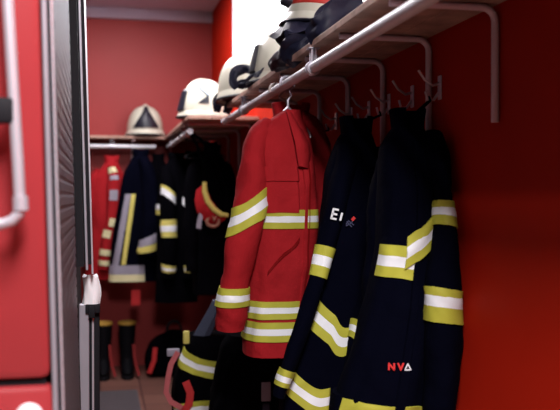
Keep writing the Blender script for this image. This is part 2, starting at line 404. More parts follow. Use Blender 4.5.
patch(S2, 0, 2 * PI, const(qz(225)), .033, TRI, 60, closed=True).build('reflective_band', ['yellow', 'silver'], r2)
collar(r2, S2, qz(116), .05, 'red')
hang_wire(.69, QY - .0, .662, 1.86, .085, .55, .3, 'cream coated wire hanger beside the grey one, holding the darker red jacket', 'cwire', .085)

def bkeys(X, Y, rows, front=-.08):                        # (py, px centre, half width in px, dy, depth) -> body keys
    out = []
    for py, px, hw, dy, d in rows:
        p = W(px, py, Y + front); q = W(px + hw, py, Y + front); out.append((p.z, p.x - X, dy, q.x - p.x, d))
    return out
def skeys(X, Y, rows):                                    # (px, py, dy, half width px, depth radius) -> sleeve path
    out = []
    for px, py, dy, hw, ry in rows:
        p = W(px, py, Y + dy); q = W(px + hw, py, Y + dy); out.append((p.x - X, dy, p.z, q.x - p.x, ry))
    return out
def tz(S, z):
    lo, hi = 0.0, 1.0
    for _ in range(40):
        m = (lo + hi) / 2
        if S.c(m)[0].z > z: lo = m
        else: hi = m
    return lo
def find(S, X, z, lo=.05, hi=PI - .05):
    for _ in range(40):
        m = (lo + hi) / 2
        if S(m, z).x > X: lo = m
        else: hi = m
    return (lo + hi) / 2
# ---- near dark coat (rightmost) ------------------------------------------
AX, AY = .80, 2.27
SA = 850 / 2.24
def az(py): return W(410, py, AY - .09).z
a1 = thing('turnout_coat', 'black navy turnout coat with yellow bands, nearest the camera on the right wall', 'coat', (AX, AY, az(416)))
A = Body(AX, AY, bkeys(AX, AY, [(416, 392, 48, 0, .10), (380, 398, 42, 0, .105), (330, 406, 36, 0, .105), (280, 412, 29, 0, .10), (240, 415, 25, 0, .10), (190, 417, 26, 0, .09), (150, 419, 26, .02, .07), (130, 421, 18, .03, .05), (118, 424, 11, .04, .04)]), fold=.045, seed=2.2, nf=4, lump=.010)
A.mesh().build('torso', 'navy', a1)
AS = Sleeve(AX, AY, skeys(AX, AY, [(430, 140, -.02, 12, .045), (438, 162, -.07, 11, .05), (442, 190, -.10, 8, .034), (444, 213, -.11, 8, .034), (445, 245, -.12, 11, .042), (443, 280, -.125, 16, .05), (442, 303, -.125, 16.5, .052), (443, 345, -.12, 17, .053), (441, 385, -.115, 16, .05), (439, 412, -.11, 15, .045)]), seed=1.0, lump=.005)
asl = AS.mesh(32, 56).build('sleeve', 'navy', a1)
tA1, tA2 = tz(AS, W(445, 213, AY - .15).z), tz(AS, W(443, 303, AY - .17).z)
sub(patch(AS, 0, 2 * PI, lambda a: tA1 + .008 * math.cos(a), .052, TRI, 40, closed=True), 'reflective_band', ['yellow', 'silver'], asl)
sub(patch(AS, 0, 2 * PI, lambda a: tA2 + .010 * math.cos(a) - .006 * math.sin(a), .062, TRI, 40, closed=True), 'reflective_band', ['yellow', 'silver'], asl)
AS2 = Sleeve(AX, AY, skeys(AX, AY, [(402, 140, .05, 12, .04), (388, 175, .07, 14, .045), (381, 255, .08, 13, .045), (376, 330, .09, 13, .045), (376, 375, .09, 12, .04)]), seed=5.0)
AS2.mesh().build('sleeve', 'navy', a1)
h3 = 16.5 / SA
ua = lambda px, py: find(A, W(px, py, AY - .09).x, az(py))
patch(A, ua(419, 264), PI * .98, lin([(ua(419, 264), az(265)), (ua(402, 262), az(262)), (PI, az(261))]), h3, TRI, 30).build('reflective_band', ['yellow', 'silver'], a1)
patch(A, .15, ua(405, 250), lin([(.1, az(214)), (ua(434, 238), az(226)), (ua(405, 252), az(254))]), h3, TRI, 36, off=.009).build('reflective_band', ['yellow', 'silver'], a1)
patch(A, .3, 2.95, lin([(.3, az(420)), (1.2, az(412)), (2.2, az(407)), (2.95, az(405))]), 6.5 / SA, [0, 0, 0], 40).build('hem_band', 'yellow', a1)
patch(A, 1.50, 1.62, const((az(140) + az(414)) / 2), (az(140) - az(414)) / 2, [0] * 14, 6, off=.0075, rows_per=3).build('front_flap', 'navy', a1)
collar(a1, A, az(124), .05, 'navy')
# small lettering on the lower front
def bars(segs, o, ex, ez, th, w):
    b = MB()
    for (x0, z0, x1, z1) in segs:
        p = Vector(o) + Vector(ex) * x0 + Vector(ez) * z0; q = Vector(o) + Vector(ex) * x1 + Vector(ez) * z1
        d = (q - p).normalized(); nrm = Vector(ex).cross(Vector(ez)).normalized(); sd = d.cross(nrm) * w / 2
        p = p - d * w * .3; q = q + d * w * .3
        vs = [p + sd, p - sd, q - sd, q + sd]; k = len(b.v)
        b.v += [tuple(v + nrm * th) for v in vs] + [tuple(v - nrm * th) for v in vs]
        for f in ((0, 1, 2, 3), (4, 7, 6, 5), (0, 4, 5, 1), (1, 5, 6, 2), (2, 6, 7, 3), (3, 7, 4, 0)): b.f.append(tuple(k + i for i in f)); b.m.append(0)
    return b
def on(S, X, z, off=.006):
    u = find(S, X, z); a = S(u + .03, z) - S(u - .03, z); c = S(u, z + .01) - S(u, z - .01); n = a.cross(c).normalized()
    if n.y > 0: n = -n
    ex = -a.normalized(); ez = n.cross(ex).normalized()
    if ez.z < 0: ez = -ez
    return S(u, z) + n * off, ex, ez, n
o, ex, ez, n = on(A, W(388, 366, AY - .1).x, az(367))
lh = .016; lw = .014
b = bars([(0, 0, 0, lh), (0, lh, lw, 0), (lw, 0, lw, lh)], o, ex, ez, .002, .0048)
o2, ex2, ez2, n2 = on(A, W(396, 366, AY - .1).x, az(367))
bb = bars([(0, lh, lw * .5, 0), (lw * .5, 0, lw, lh)], o2, ex2, ez2, .002, .0048)
k = len(b.v); b.v += bb.v; b.f += [tuple(i + k for i in f) for f in bb.f]; b.m += bb.m
b.build('lettering', 'rtext', a1, label='small red letters on the front')
o3, ex3, ez3, n3 = on(A, W(402, 366, AY - .1).x, az(367.5))
bars([(0, 0, lw * .6, lh), (lw * .6, lh, lw * 1.2, 0), (0, 0, lw * 1.2, 0)], o3, ex3, ez3, .002, .0036).build('lettering', 'wtext', a1, label='white triangular letter')

# ---- second dark coat, behind it -----------------------------------------
BX, BYY = .76, 2.68
SB = 850 / 2.64
def bz(py): return W(340, py, BYY - .08).z
b1 = thing('turnout_coat', 'black turnout coat with white letters on its shoulder, between red jackets and nearest coat', 'coat', (BX, BYY, bz(413)))
B = Body(BX, BYY, bkeys(BX, BYY, [(415, 331, 46, 0, .10), (372, 335, 46, 0, .10), (318, 344, 36, 0, .10), (270, 352, 29, 0, .095), (215, 358, 29, 0, .09), (170, 362, 27, .02, .075), (140, 365, 19, .03, .055), (124, 368, 11, .04, .04)]), fold=.04, seed=5.3, nf=4, lump=.009)
B.mesh().build('torso', 'navy', b1)
BS = Sleeve(BX, BYY, skeys(BX, BYY, [(349, 150, 0, 12, .045), (342, 180, -.04, 11, .045), (333, 220, -.07, 9.5, .038), (322, 263, -.09, 8, .033), (308, 310, -.105, 8, .032), (294, 350, -.11, 7.5, .03), (283, 381, -.115, 6.5, .026), (279, 397, -.115, 6, .024)]), seed=.7, lump=.004)
bsl = BS.mesh(28, 48).build('sleeve', 'navy', b1)
tB1, tB2 = tz(BS, W(322, 263, BYY - .13).z), tz(BS, W(282, 381, BYY - .145).z)
sub(patch(BS, 0, 2 * PI, lambda a: tB1, .047, TRI, 36, closed=True), 'reflective_band', ['yellow', 'silver'], bsl)
sub(patch(BS, 0, 2 * PI, lambda a: tB2, .046, TRI, 36, closed=True), 'reflective_band', ['yellow', 'silver'], bsl)
BS2 = Sleeve(BX, BYY, skeys(BX, BYY, [(376, 150, .03, 12, .045), (380, 190, 0, 12, .05), (374, 250, -.04, 11, .045), (364, 300, -.085, 8.5, .04), (357, 335, -.115, 7, .03), (352, 365, -.12, 7, .03), (350, 385, -.12, 7, .028)]), seed=4.7, lump=.004)
bs2 = BS2.mesh(28, 48).build('sleeve', 'navy', b1)
tB3 = tz(BS2, W(357, 335, BYY - .15).z)
sub(patch(BS2, 0, 2 * PI, lambda a: tB3 + .02 * math.cos(a), .044, TRI, 36, closed=True), 'reflective_band', ['yellow', 'silver'], bs2)
ub = lambda px, py: find(B, W(px, py, BYY - .08).x, bz(py))
u_a, u_b, u_c = ub(311, 310), ub(328, 335), ub(348, 340)
patch(B, u_c, u_a, lin([(u_c, bz(339)), (ub(340, 340), bz(341)), (u_b, bz(328)), (u_a, bz(306))]), 14.5 / SB, TRI, 40).build('reflective_band', ['yellow', 'silver'], b1)
u_a, u_b, u_c = ub(290, 372), ub(306, 394), ub(329, 400)
patch(B, u_c, u_a, lin([(u_c, bz(399)), (ub(318, 398), bz(400)), (u_b, bz(394)), (u_a, bz(374))]), 13 / SB, TRI, 40).build('reflective_band', ['yellow', 'silver'], b1)
collar(b1, B, bz(130), .05, 'navy')
p, rr, _ = BS.c(.315)
def on_sl(S, t, a, off):
    P = S(a, t); e = S(a - .05, t) - S(a + .05, t); c = S(a, t - .01) - S(a, t + .01); e.normalize(); c.normalize(); n = e.cross(c).normalized()
    if n.y > 0: n = -n
    return P + n * off, e, c, n
o, ex, ez, n = on_sl(BS, tz(BS, W(331, 222, BYY - .12).z), 1.75, .007)
lh = .030; lw = .015
bars([(0, 0, 0, lh), (0, lh, lw, lh), (0, lh / 2, lw * .9, lh / 2), (0, 0, lw, 0), (lw * 1.95, 0, lw * 1.95, lh * .72)], o - ex * .010, ex, ez, .0025, .0062).build('lettering', 'wtext', b1, label='white block letters')
o, ex, ez, n = on(B, W(345, 222, BYY - .08).x, bz(226), .008)
s = .008
bars([(0, 0, s * 2, s), (s * .3, s * 1.6, s * 2.2, -s * .4), (s, s * 2, s * 3, s * .3), (0, s * .6, s, s * 2), (s * 2, s, s * 2.9, s * 2.2)], o, ex, ez, .0015, .003).build('emblem', 'btext', b1, label='slate blue embroidered emblem')
bars([(s * 2.6, s * 2.4, s * 3.3, s * 3.1)], o, ex, ez, .0025, .009).build('emblem_mark', 'rtext', b1, label='red dash of the emblem')

def loop(root, S, y, hy):
    c = sum((S(2 * PI * k / 8, S.z1) for k in range(8)), Vector()) / 8
    b = MB(); hk = Vector((WX - .034, hy, 1.731))
    b.tube([c + Vector((0, 0, -.03)), c.lerp(hk, .5) + Vector((0, -.01, 0)), hk + Vector((0, -.006, -.004)), hk + Vector((-.002, 0, .006)), hk + Vector((0, .006, -.004)), c.lerp(hk, .45) + Vector((0, .01, 0)), c + Vector((0, .01, -.03))], .004, 8)
    b.build('hanging_loop', 'black', root)
loop(a1, A, AY, 2.30); loop(b1, B, BYY, 2.74)
# further black coats on the wall hooks behind
def plain_coat(X, Y, z0, z1, w, d, label, m='black', seed=0., band=None, sleeves=(-1, 1), bandm=('yellow2', 'silver')):
    r = thing('turnout_coat', label, 'coat', (X, Y, z0)); L = z1 - z0
    S = Body(X, Y, [(z0, 0, 0, w, d), (z0 + .35 * L, 0, 0, w * .92, d), (z0 + .7 * L, 0, 0, w * .95, d * .95), (z0 + .86 * L, 0, 0, w * .85, d * .75), (z0 + .94 * L, 0, 0, w * .5, d * .55), (z1, 0, 0, w * .3, d * .42)], fold=.05, seed=seed)
    S.mesh(40, 30).build('torso', m, r)
    for sd in sleeves:
        L_ = Sleeve(X, Y, [(sd * w * .7, 0, z1 - .12 * L, .035, .045), (sd * w * .98, -.01, z1 - .2 * L, .045, .055), (sd * w * 1.12, -.03, z1 - .45 * L, .045, .05), (sd * w * 1.14, -.05, z1 - .7 * L, .042, .045), (sd * w * 1.1, -.06, z1 - .85 * L, .038, .04)], seed=seed + sd)
        q = L_.mesh(20, 24).build('sleeve', m, r)
        if band: sub(patch(L_, 0, 2 * PI, const(band[0]), .045, TRI, 24, closed=True), 'reflective_band', list(bandm), q)
    if band:
        for zz in band[1:]:
            patch(S, 0, 2 * PI, const(z0 + zz * L), .028, TRI, 48, closed=True).build('reflective_band', list(bandm), r)
    collar(r, S, z1 - .02 * L, .045, m)
    return r, S
pc, pS = plain_coat(.84, 3.46, .86, 1.70, .10, .06, 'plain black coat on the wall hooks behind the two red jackets', seed=2.)
loop(pc, pS, 3.46, 3.40)

# ---- trousers standing over boots, under the rail --------------------------
def boot(root, X, Y, hgt, rim, m='rubber', foot=.26, rad=.062, ang=0.0):
    b = MB(); rows = []
    ca, sa = math.cos(ang), math.sin(ang)
    def tr(x, y, z): return Vector((X + x * ca - y * sa, Y + x * sa + y * ca, z))
    prof = [(.03, foot * .36, .048, -.075), (.055, foot * .40, .05, -.085), (.085, foot * .36, .05, -.07), (.11, foot * .27, .052, -.035), (.15, .075, .055, .0), (.2, rad, .058, .0), (hgt * .75, rad * 1.08, .066, .0), (hgt, rad * 1.12, .07, .0)]
    for z, ry, rx_, cy in prof:
        rows.append([tr(rx_ * math.cos(a), cy + ry * math.sin(a), z) for a in [2 * PI * k / 20 for k in range(20)]])
    rows.append([tr(.055 * math.cos(a), rad * .95 * math.sin(a), hgt - .02) for a in [2 * PI * k / 20 for k in range(20)]])
    bs = b.grid(rows, True); b.cap(bs, 20); b.cap(bs + 20 * (len(rows) - 1), 20)
    o = b.build('boot', m, root)
    b = MB(); rows = []
    for z, k in ((0, 1.0), (.004, 1.05), (.03, 1.05), (.034, .98)):
        rows.append([tr(.05 * k * math.cos(a), -.075 + foot * .4 * k * math.sin(a), z) for a in [2 * PI * j / 20 for j in range(20)]])
    bs = b.grid(rows, True); b.cap(bs, 20); b.cap(bs + 60, 20); sub(b, 'sole', 'dark', o)
    if rim:
        b = MB(); b.tube([tr(.073 * math.cos(a), rad * 1.16 * math.sin(a), hgt - .008) for a in [2 * PI * k / 24 for k in range(25)]], .011, 8)
        sub(b, 'rim', rim, o)
    return o
def trousers(X, Y, zt, label, seed, bands=(), w=.18):
    r = thing('turnout_trousers', label, 'trousers', (X, Y, 0))
    S = Body(X, Y, [(.16, 0, 0, w * .92, .11), (.3, 0, 0, w * 1.08, .13), (.42, 0, 0, w * .98, .13), (.52, 0, 0, w * 1.02, .135), (.62, 0, 0, w * .9, .125), (zt - .04, .02, 0, w * .8, .115), (zt, .03, 0, w * .72, .1)], fold=.06, seed=seed, lump=.02)
    S.mesh(56, 40).build('trousers', 'black', r)
    for zz, hh, sl_ in bands:
        patch(S, 1.0, 2.9, lambda u: zz + sl_ * (u - 1.5), hh, TRI, 40, off=.006).build('reflective_band', ['yellow', 'silver'], r)
    for sd in (-1, 1): boot(r, X + sd * .085, Y - .01, .36, None)
    return r, S
t1, TS = trousers(.50, 4.05, .80, 'black turnout trousers standing over boots with red and white braces, left of red jacket', 1.2, bands=((.645, .040, .045), (.475, .036, -.02)), w=.165)
b = MB(); b.strip([W(178, 352, 3.92), W(171, 364, 3.90), W(168, 378, 3.89), W(166, 392, 3.89), W(171, 402, 3.88), W(182, 408, 3.88)], .024, .006); b.build('brace', 'pinktape', t1, label='red and white brace strap')
b = MB(); b.strip([(.385, 3.915, .60), (.405, 3.905, .55), (.40, 3.905, .50), (.37, 3.90, .46)], .035, .006); b.build('brace', 'rtape', t1, label='red brace strap')
b = MB()
rows = []
for k in range(9):
    t = k / 8; z = .96 - .24 * t; x = .55 - .12 * t
    rows.append([Vector((x - .03 - .02 * t, 3.99, z)), Vector((x, 3.955, z - .01)), Vector((x + .035, 3.97, z)), Vector((x + .03, 4.04, z)), Vector((x - .02, 4.05, z))])
bs = b.grid(rows, True); b.cap(bs, 5); b.cap(bs + 40, 5)
tw = b.build('waist_flap', 'greyblue', t1, label='slate blue lining folded out at the waist')
b = MB(); b.box((.375, 3.93, .77), (.405, 3.95, .83), 0, .006); b.box((.30, 3.93, .715), (.36, 3.95, .75), 1, .006)
b.build('buckle', ['yellow2', 'grey'], t1, label='yellow tab and grey buckle')
t2, _ = trousers(.66, 3.62, .86, 'plain black turnout trousers over boots on the floor directly beneath the red jackets', 3.1, w=.21)
b = MB(); b.box((.655, 3.465, .60), (.695, 3.475, .68), 0, .004); b.box((.66, 3.462, .52), (.69, 3.474, .59), 1, .003)
b.build('pull_tab', ['grey', 'greyblue'], t2, label='grey fabric tab')

# ------------------------------------------------------------------ clothing at the back
RBY = BY - .26; zr = 1.955 - .085
def kx(px, Y): return (px - 100) / (850 / (Y * 1.01) * .978)
def kz(py, Y): return HC + (197 - py) * (Y * 1.01) / 850
Yb = 7.06
# red jacket far left
X0 = kx(108, Yb)
j = thing('fire_jacket', 'red jacket with pale patches hanging far left on the back rack, beside the engine', 'jacket', (X0, Yb, kz(276, Yb)))
J = Body(X0, Yb, [(kz(276, Yb), -.03, 0, .15, .09), (kz(240, Yb), -.01, 0, .145, .09), (kz(200, Yb), 0, 0, .15, .085), (kz(178, Yb), .01, 0, .12, .07), (kz(167, Yb), .02, 0, .07, .05), (kz(158, Yb), .03, 0, .035, .035)], fold=.05, seed=6.)
J.mesh(44, 34).build('torso', 'red', j)
JS = Sleeve(X0, Yb, [(.02, -.05, kz(168, Yb), .03, .04), (.04, -.09, kz(182, Yb), .05, .05), (.03, -.11, kz(215, Yb), .05, .05), (-.02, -.12, kz(245, Yb), .045, .045), (-.04, -.12, kz(266, Yb), .04, .04)], seed=3.)
js = JS.mesh(24, 30).build('sleeve', 'red', j)
JT = Sleeve(X0, Yb, [(-.08, .0, kz(170, Yb), .03, .04), (-.13, .0, kz(185, Yb), .045, .05), (-.16, .0, kz(225, Yb), .045, .05), (-.16, .0, kz(262, Yb), .04, .045)], seed=8.)
JT.mesh(24, 30).build('sleeve', 'red', j)
sub(patch(JS, .5, 2.6, const(.1), .055, [0], 14), 'shoulder_patch', 'cream', js)
sub(patch(JS, .7, 2.4, const(.22), .022, [0], 12), 'badge', 'grey', js)
sub(patch(JS, .9, 2.3, const(.36), .035, [0], 12), 'badge', 'grey', js)
sub(patch(JS, .4, 2.0, const(.55), .03, [0], 12), 'reflective_band', 'cream', js)
sub(patch(JS, 1.2, 2.9, const(.64), .03, [0], 12), 'reflective_band', 'cream', js)
sub(patch(JS, 0, 2 * PI, const(.80), .03, [0], 24, closed=True), 'reflective_band', 'cream', js)
sub(patch(JS, 0, 2 * PI, const(.92), .03, [0], 24, closed=True), 'reflective_band', 'cream', js)
collar(j, J, kz(163, Yb), .05, 'red')
# navy coat with grey and yellow edge
Yc = 6.80; X0 = kx(133, Yc)
j = thing('turnout_coat', 'navy coat edged in grey and yellow tape, on the back rack beside the red one', 'coat', (X0, Yc, kz(279, Yc)))
J = Body(X0, Yc, [(kz(279, Yc), -.02, 0, .19, .10), (kz(240, Yc), -.01, 0, .17, .10), (kz(200, Yc), .01, 0, .14, .09), (kz(175, Yc), .03, 0, .12, .075), (kz(160, Yc), .04, 0, .07, .05), (kz(152, Yc), .05, 0, .04, .04)], fold=.03, seed=2.6, lump=.006)
J.mesh(44, 34).build('torso', 'navy', j)
fz = lambda px, py: find(J, X0 + kx(px, Yc) - X0, kz(py, Yc))
def vband(pxs, pys, w, m, nm, off=.005):
    b = MB(); rows = []
    for k in range(17):
        t = k / 16; z = kz(pys[0] + (pys[1] - pys[0]) * t, Yc); xc = kx(pxs[0] + (pxs[1] - pxs[0]) * t, Yc)
        rows.append([])
        for q in range(5):
            P, ex, ez, n = on(J, xc - w / 2 + w * q / 4, z, off if q not in (0, 4) else -.002); rows[-1].append(P)
    b.grid(rows); return b.build(nm, m, j)
vband((126, 114), (194, 263), .055, 'grey', 'edge_tape')
vband((131, 121.5), (194, 262), .040, 'yellow2', 'edge_tape', .006)
patch(J, 1.2, 3.0, const(kz(267, Yc)), .035, [0], 30).build('hem_tape', 'grey', j)
patch(J, 1.2, 3.0, const(kz(275, Yc)), .028, [0], 30, off=.005).build('hem_tape', 'cream', j)
JS = Sleeve(X0, Yc, [(.06, -.05, kz(160, Yc), .04, .05), (.10, -.10, kz(178, Yc), .06, .06), (.12, -.14, kz(210, Yc), .068, .06), (.10, -.16, kz(235, Yc), .07, .06), (.08, -.16, kz(252, Yc), .068, .06)], seed=1.3, lump=.006)
js = JS.mesh(28, 36).build('sleeve', 'navy', j)
sub(patch(JS, 0, 2 * PI, lambda a: .80 - .06 * math.cos(a), .055, [0, 0], 28, closed=True), 'cuff_tape', 'grey', js)
sub(patch(JS, 0, 2 * PI, lambda a: .91 - .05 * math.cos(a), .05, [0, 0], 28, closed=True), 'cuff_tape', 'yellow2', js)
b = MB(); b.strip([(X0 + .155, Yc - .10, kz(203, Yc)), (X0 + .165, Yc - .10, kz(220, Yc)), (X0 + .17, Yc - .10, kz(240, Yc))], .022, .004); b.build('edge_tape', 'grey', j)
collar(j, J, kz(157, Yc), .05, 'navy')
# red tag under it
b = MB(); Xt = kx(133, Yc); b.box((Xt - .035, Yc - .06, kz(302, Yc)), (Xt + .035, Yc - .052, kz(287, Yc)), 0, .003); b.tube([(Xt, Yc - .056, kz(287.5, Yc)), (Xt + .004, Yc - .056, kz(276, Yc))], .002, 6)
tag(b.build('hang_tag', 'rtape', None, (Xt, Yc - .056, kz(302, Yc)), smooth=False), 'small red tag dangling below the hem of the navy coat with grey and yellow tape', 'tag')
# black coat with bright patches
Yd = 6.6; X0 = kx(172, Yd)
j = thing('turnout_coat', 'black coat with pale yellow cuffs and bands at the middle of back corner', 'coat', (X0, Yd, kz(300, Yd)))
J = Body(X0, Yd, [(kz(300, Yd), 0, 0, .16, .10), (kz(250, Yd), 0, 0, .15, .10), (kz(200, Yd), 0, 0, .15, .09), (kz(175, Yd), .0, 0, .12, .075), (kz(163, Yd), .0, 0, .07, .05), (kz(154, Yd), .0, 0, .04, .04)], fold=.04, seed=3.6)
J.mesh(44, 34).build('torso', 'black', j)
for sd, dx in ((-1, -.07), (1, .085)):
    JS = Sleeve(X0, Yd, [(sd * .08, -.02, kz(168, Yd), .035, .045), (dx, -.09, kz(185, Yd), .052, .05), (dx, -.12, kz(205, Yd), .056, .05), (dx * .9, -.13, kz(235, Yd), .056, .05), (dx, -.13, kz(262, Yd), .052, .05), (dx, -.12, kz(275, Yd), .05, .045)], seed=2. + sd, lump=.006)
    js = JS.mesh(24, 36).build('sleeve', 'black', j)
    if sd < 0:
        sub(patch(JS, 0, 2 * PI, lambda a: .30 + .05 * math.cos(a), .05, [0, 1, 1], 28, closed=True), 'reflective_band', ['yellow2', 'silver'], js)
        sub(patch(JS, 0, 2 * PI, const(.55), .055, TRI, 28, closed=True), 'reflective_band', ['yellow2', 'silver'], js)
        sub(patch(JS, 0, 2 * PI, lambda a: .85 + .01 * math.cos(a), .045, TRI, 28, closed=True), 'reflective_band', ['yellow2', 'silver'], js)
    else:
        sub(patch(JS, 1.0, 2.6, lambda a: .40 - .05 * (a - 1.8), .03, [0], 16), 'reflective_band', 'silver', js)
        sub(patch(JS, 1.4, 2.5, const(.85), .045, TRI, 14), 'reflective_band', ['yellow2', 'silver'], js)
patch(J, 2.5, 3.3, const(kz(209, Yd)), .04, [0, 1], 14).build('reflective_band', ['yellow2', 'silver'], j)
collar(j, J, kz(160, Yd), .05, 'black')
plain_coat(.735, 5.75, .80, 1.80, .12, .09, 'plain black coat on the far right-hand rack, just behind the red sling', seed=2.4)
plain_coat(.80, 6.10, .75, 1.80, .14, .08, 'plain black coat deep in the far right-hand rack, second behind the sling', seed=3.7, sleeves=())
plain_coat(.85, 6.42, .75, 1.80, .095, .08, 'plain black coat deep in the far right-hand rack, third behind the sling', seed=4.4, sleeves=())
plain_coat(.755, 6.94, .75, 1.80, .185, .09, 'plain black coat deepest in the back right corner', seed=5.1, sleeves=())
plain_coat(kx(155, 7.08), 7.1, .80, 1.78, .13, .08, 'plain black coat between the navy and yellow banded coats at the back', seed=6.4, sleeves=())
hang_wire(.70, 5.75, .55, 1.86, .14, .4, 0, 'black hanger on the far right rail above the red sling', 'dark', .07)
# red sling with yellow edge
Ye = 5.5
def kp(px, py, Y=Ye, dy=0): return Vector((kx(px, Y), Y + dy, kz(py, Y)))
j = thing('rescue_sling', 'curved red sling with yellow reflective edge hanging left of the front red jacket', 'sling', tuple(kp(208, 226)))
path = [(197, 181), (197, 190), (200, 200), (206, 208), (213, 213), (220, 214)]
b = MB(); rows = []
for k in range(21):
    t = k / 20; i = min(int(t * 5), 4); f = t * 5 - i
    p = [path[i][q] * (1 - f) + path[i + 1][q] * f for q in (0, 1)]
    c = kp(p[0], p[1] + 4, Ye, -.02 * math.sin(PI * t)); wd = .05 + .025 * math.sin(PI * t)
    dr = Vector((-.75, 0, -.66))
    rows.append([c + dr * wd * q + Vector((0, -.03 * math.cos(q * 1.3), 0)) for q in (-.6, -.2, .2, .6, 1)] + [c + dr * wd * q + Vector((0, .012, 0)) for q in (1, .6, .2, -.2, -.6)])
bs = b.grid(rows, True); b.cap(bs, 10); b.cap(bs + 200, 10)
b.build('webbing', 'red', j)
b = MB(); b.tube([kp(p[0] + 1.5, p[1] + 1, Ye, -.055) for p in path], [.014, .017, .018, .018, .016, .012], 8, flat=.5); b.build('edge_tape', 'yellow2', j)
b = MB(); b.tube([kp(199, 183), kp(198, 165), kp(192, 145), Vector((.57, Ye, 1.865))], .01, 8); b.tube([kp(220, 216), kp(221, 190), kp(210, 160), kp(196, 140), Vector((.555, Ye, 1.882)), Vector((.54, Ye, 1.872))], .01, 8); b.build('strap', 'black', j)
b = MB(); pts = [kp(207 + 6 * math.cos(a), 221 + 5 * math.sin(a), Ye, -.03) for a in [2 * PI * k / 14 for k in range(15)]]; b.tube(pts, .011, 8)
b.tube([kp(205, 212, Ye, -.03), kp(208, 220, Ye, -.04), kp(212, 212, Ye, -.03)], .012, 8); b.build('pull_loop', 'skin', j)
b = MB(); b.strip([kp(196, 213, Ye, -.03), kp(194, 220, Ye, -.03), kp(193, 228, Ye, -.03)], .03, .006); b.build('tail_tape', 'grey', j)

# boots and bag on the floor at the back
br_, sc_ = None, 121
bt = None
for k, (px, lb) in enumerate(((103, 'left one of two tall black boots with amber rims at the back wall'), (125, 'right one of two tall black boots with amber rims at the back wall'))):
    X = kx(px, 7.0)
    if bt is None:
        bt = thing('rubber_boot', lb, 'boot', (X, 7.0, 0), 'tall boots by the back wall')
        o = boot(bt, X, 7.0, .42, None, foot=.27, rad=.08)
        o.name = 'shaft'
        b = MB(); b.tube([(X + .066 * math.cos(a), 7.0 + .07 * math.sin(a), .43) for a in [2 * PI * q / 24 for q in range(25)]], .010, 8, flat=1.2); b.build('rim', 'amber', bt)
        b = MB(); b.strip([(X + .05, 6.91, .27), (X + .055, 6.89, .18), (X + .07, 6.87, .10), (X + .085, 6.85, .05), (X + .09, 6.84, .03)], .022, .006, axis=(.2, 1, 0)); b.build('pull_strap', 'strap', bt)
    else: dup(bt, (X, 7.0, 0), lb)
X = kx(165, 6.95)
kb = thing('kit_bag', 'black kit bag with loop handles on the floor in the back corner', 'bag', (X, 6.95, 0))
S = Body(X, 6.95, [(.01, 0, 0, .17, .10), (.05, 0, 0, .19, .12), (.2, 0, 0, .19, .12), (.3, .02, 0, .15, .09), (.35, .04, 0, .08, .05), (.37, .04, 0, .05, .03)], fold=.04, seed=2.)
S.mesh(40, 24).build('body', 'black', kb)
for dy in (-.03, .03):
    b = MB(); b.tube([(X + .04 + .06 * math.cos(a), 6.95 + dy, .36 + .08 * math.sin(a)) for a in [PI * k / 12 for k in range(13)]], .008, 8); b.build('handle', 'dark', kb)
b = MB(); b.strip([(X - .12, 6.83, .25), (X - .13, 6.815, .15), (X - .17, 6.81, .05)], .035, .006); b.build('strap', 'rtape', kb, label='red strap')
b = MB(); b.box((-.06, 5.6, 0), (.27, 6.42, .012), 0, .004)
for k in range(20): b.box((-.05, 5.62 + k * .04, .012), (.26, 5.64 + k * .04, .018))
tag(b.build('doormat', 'mat', None, (.1, 6, 0), smooth=False), 'grey ribbed mat on the tiles before the back rack', 'mat')

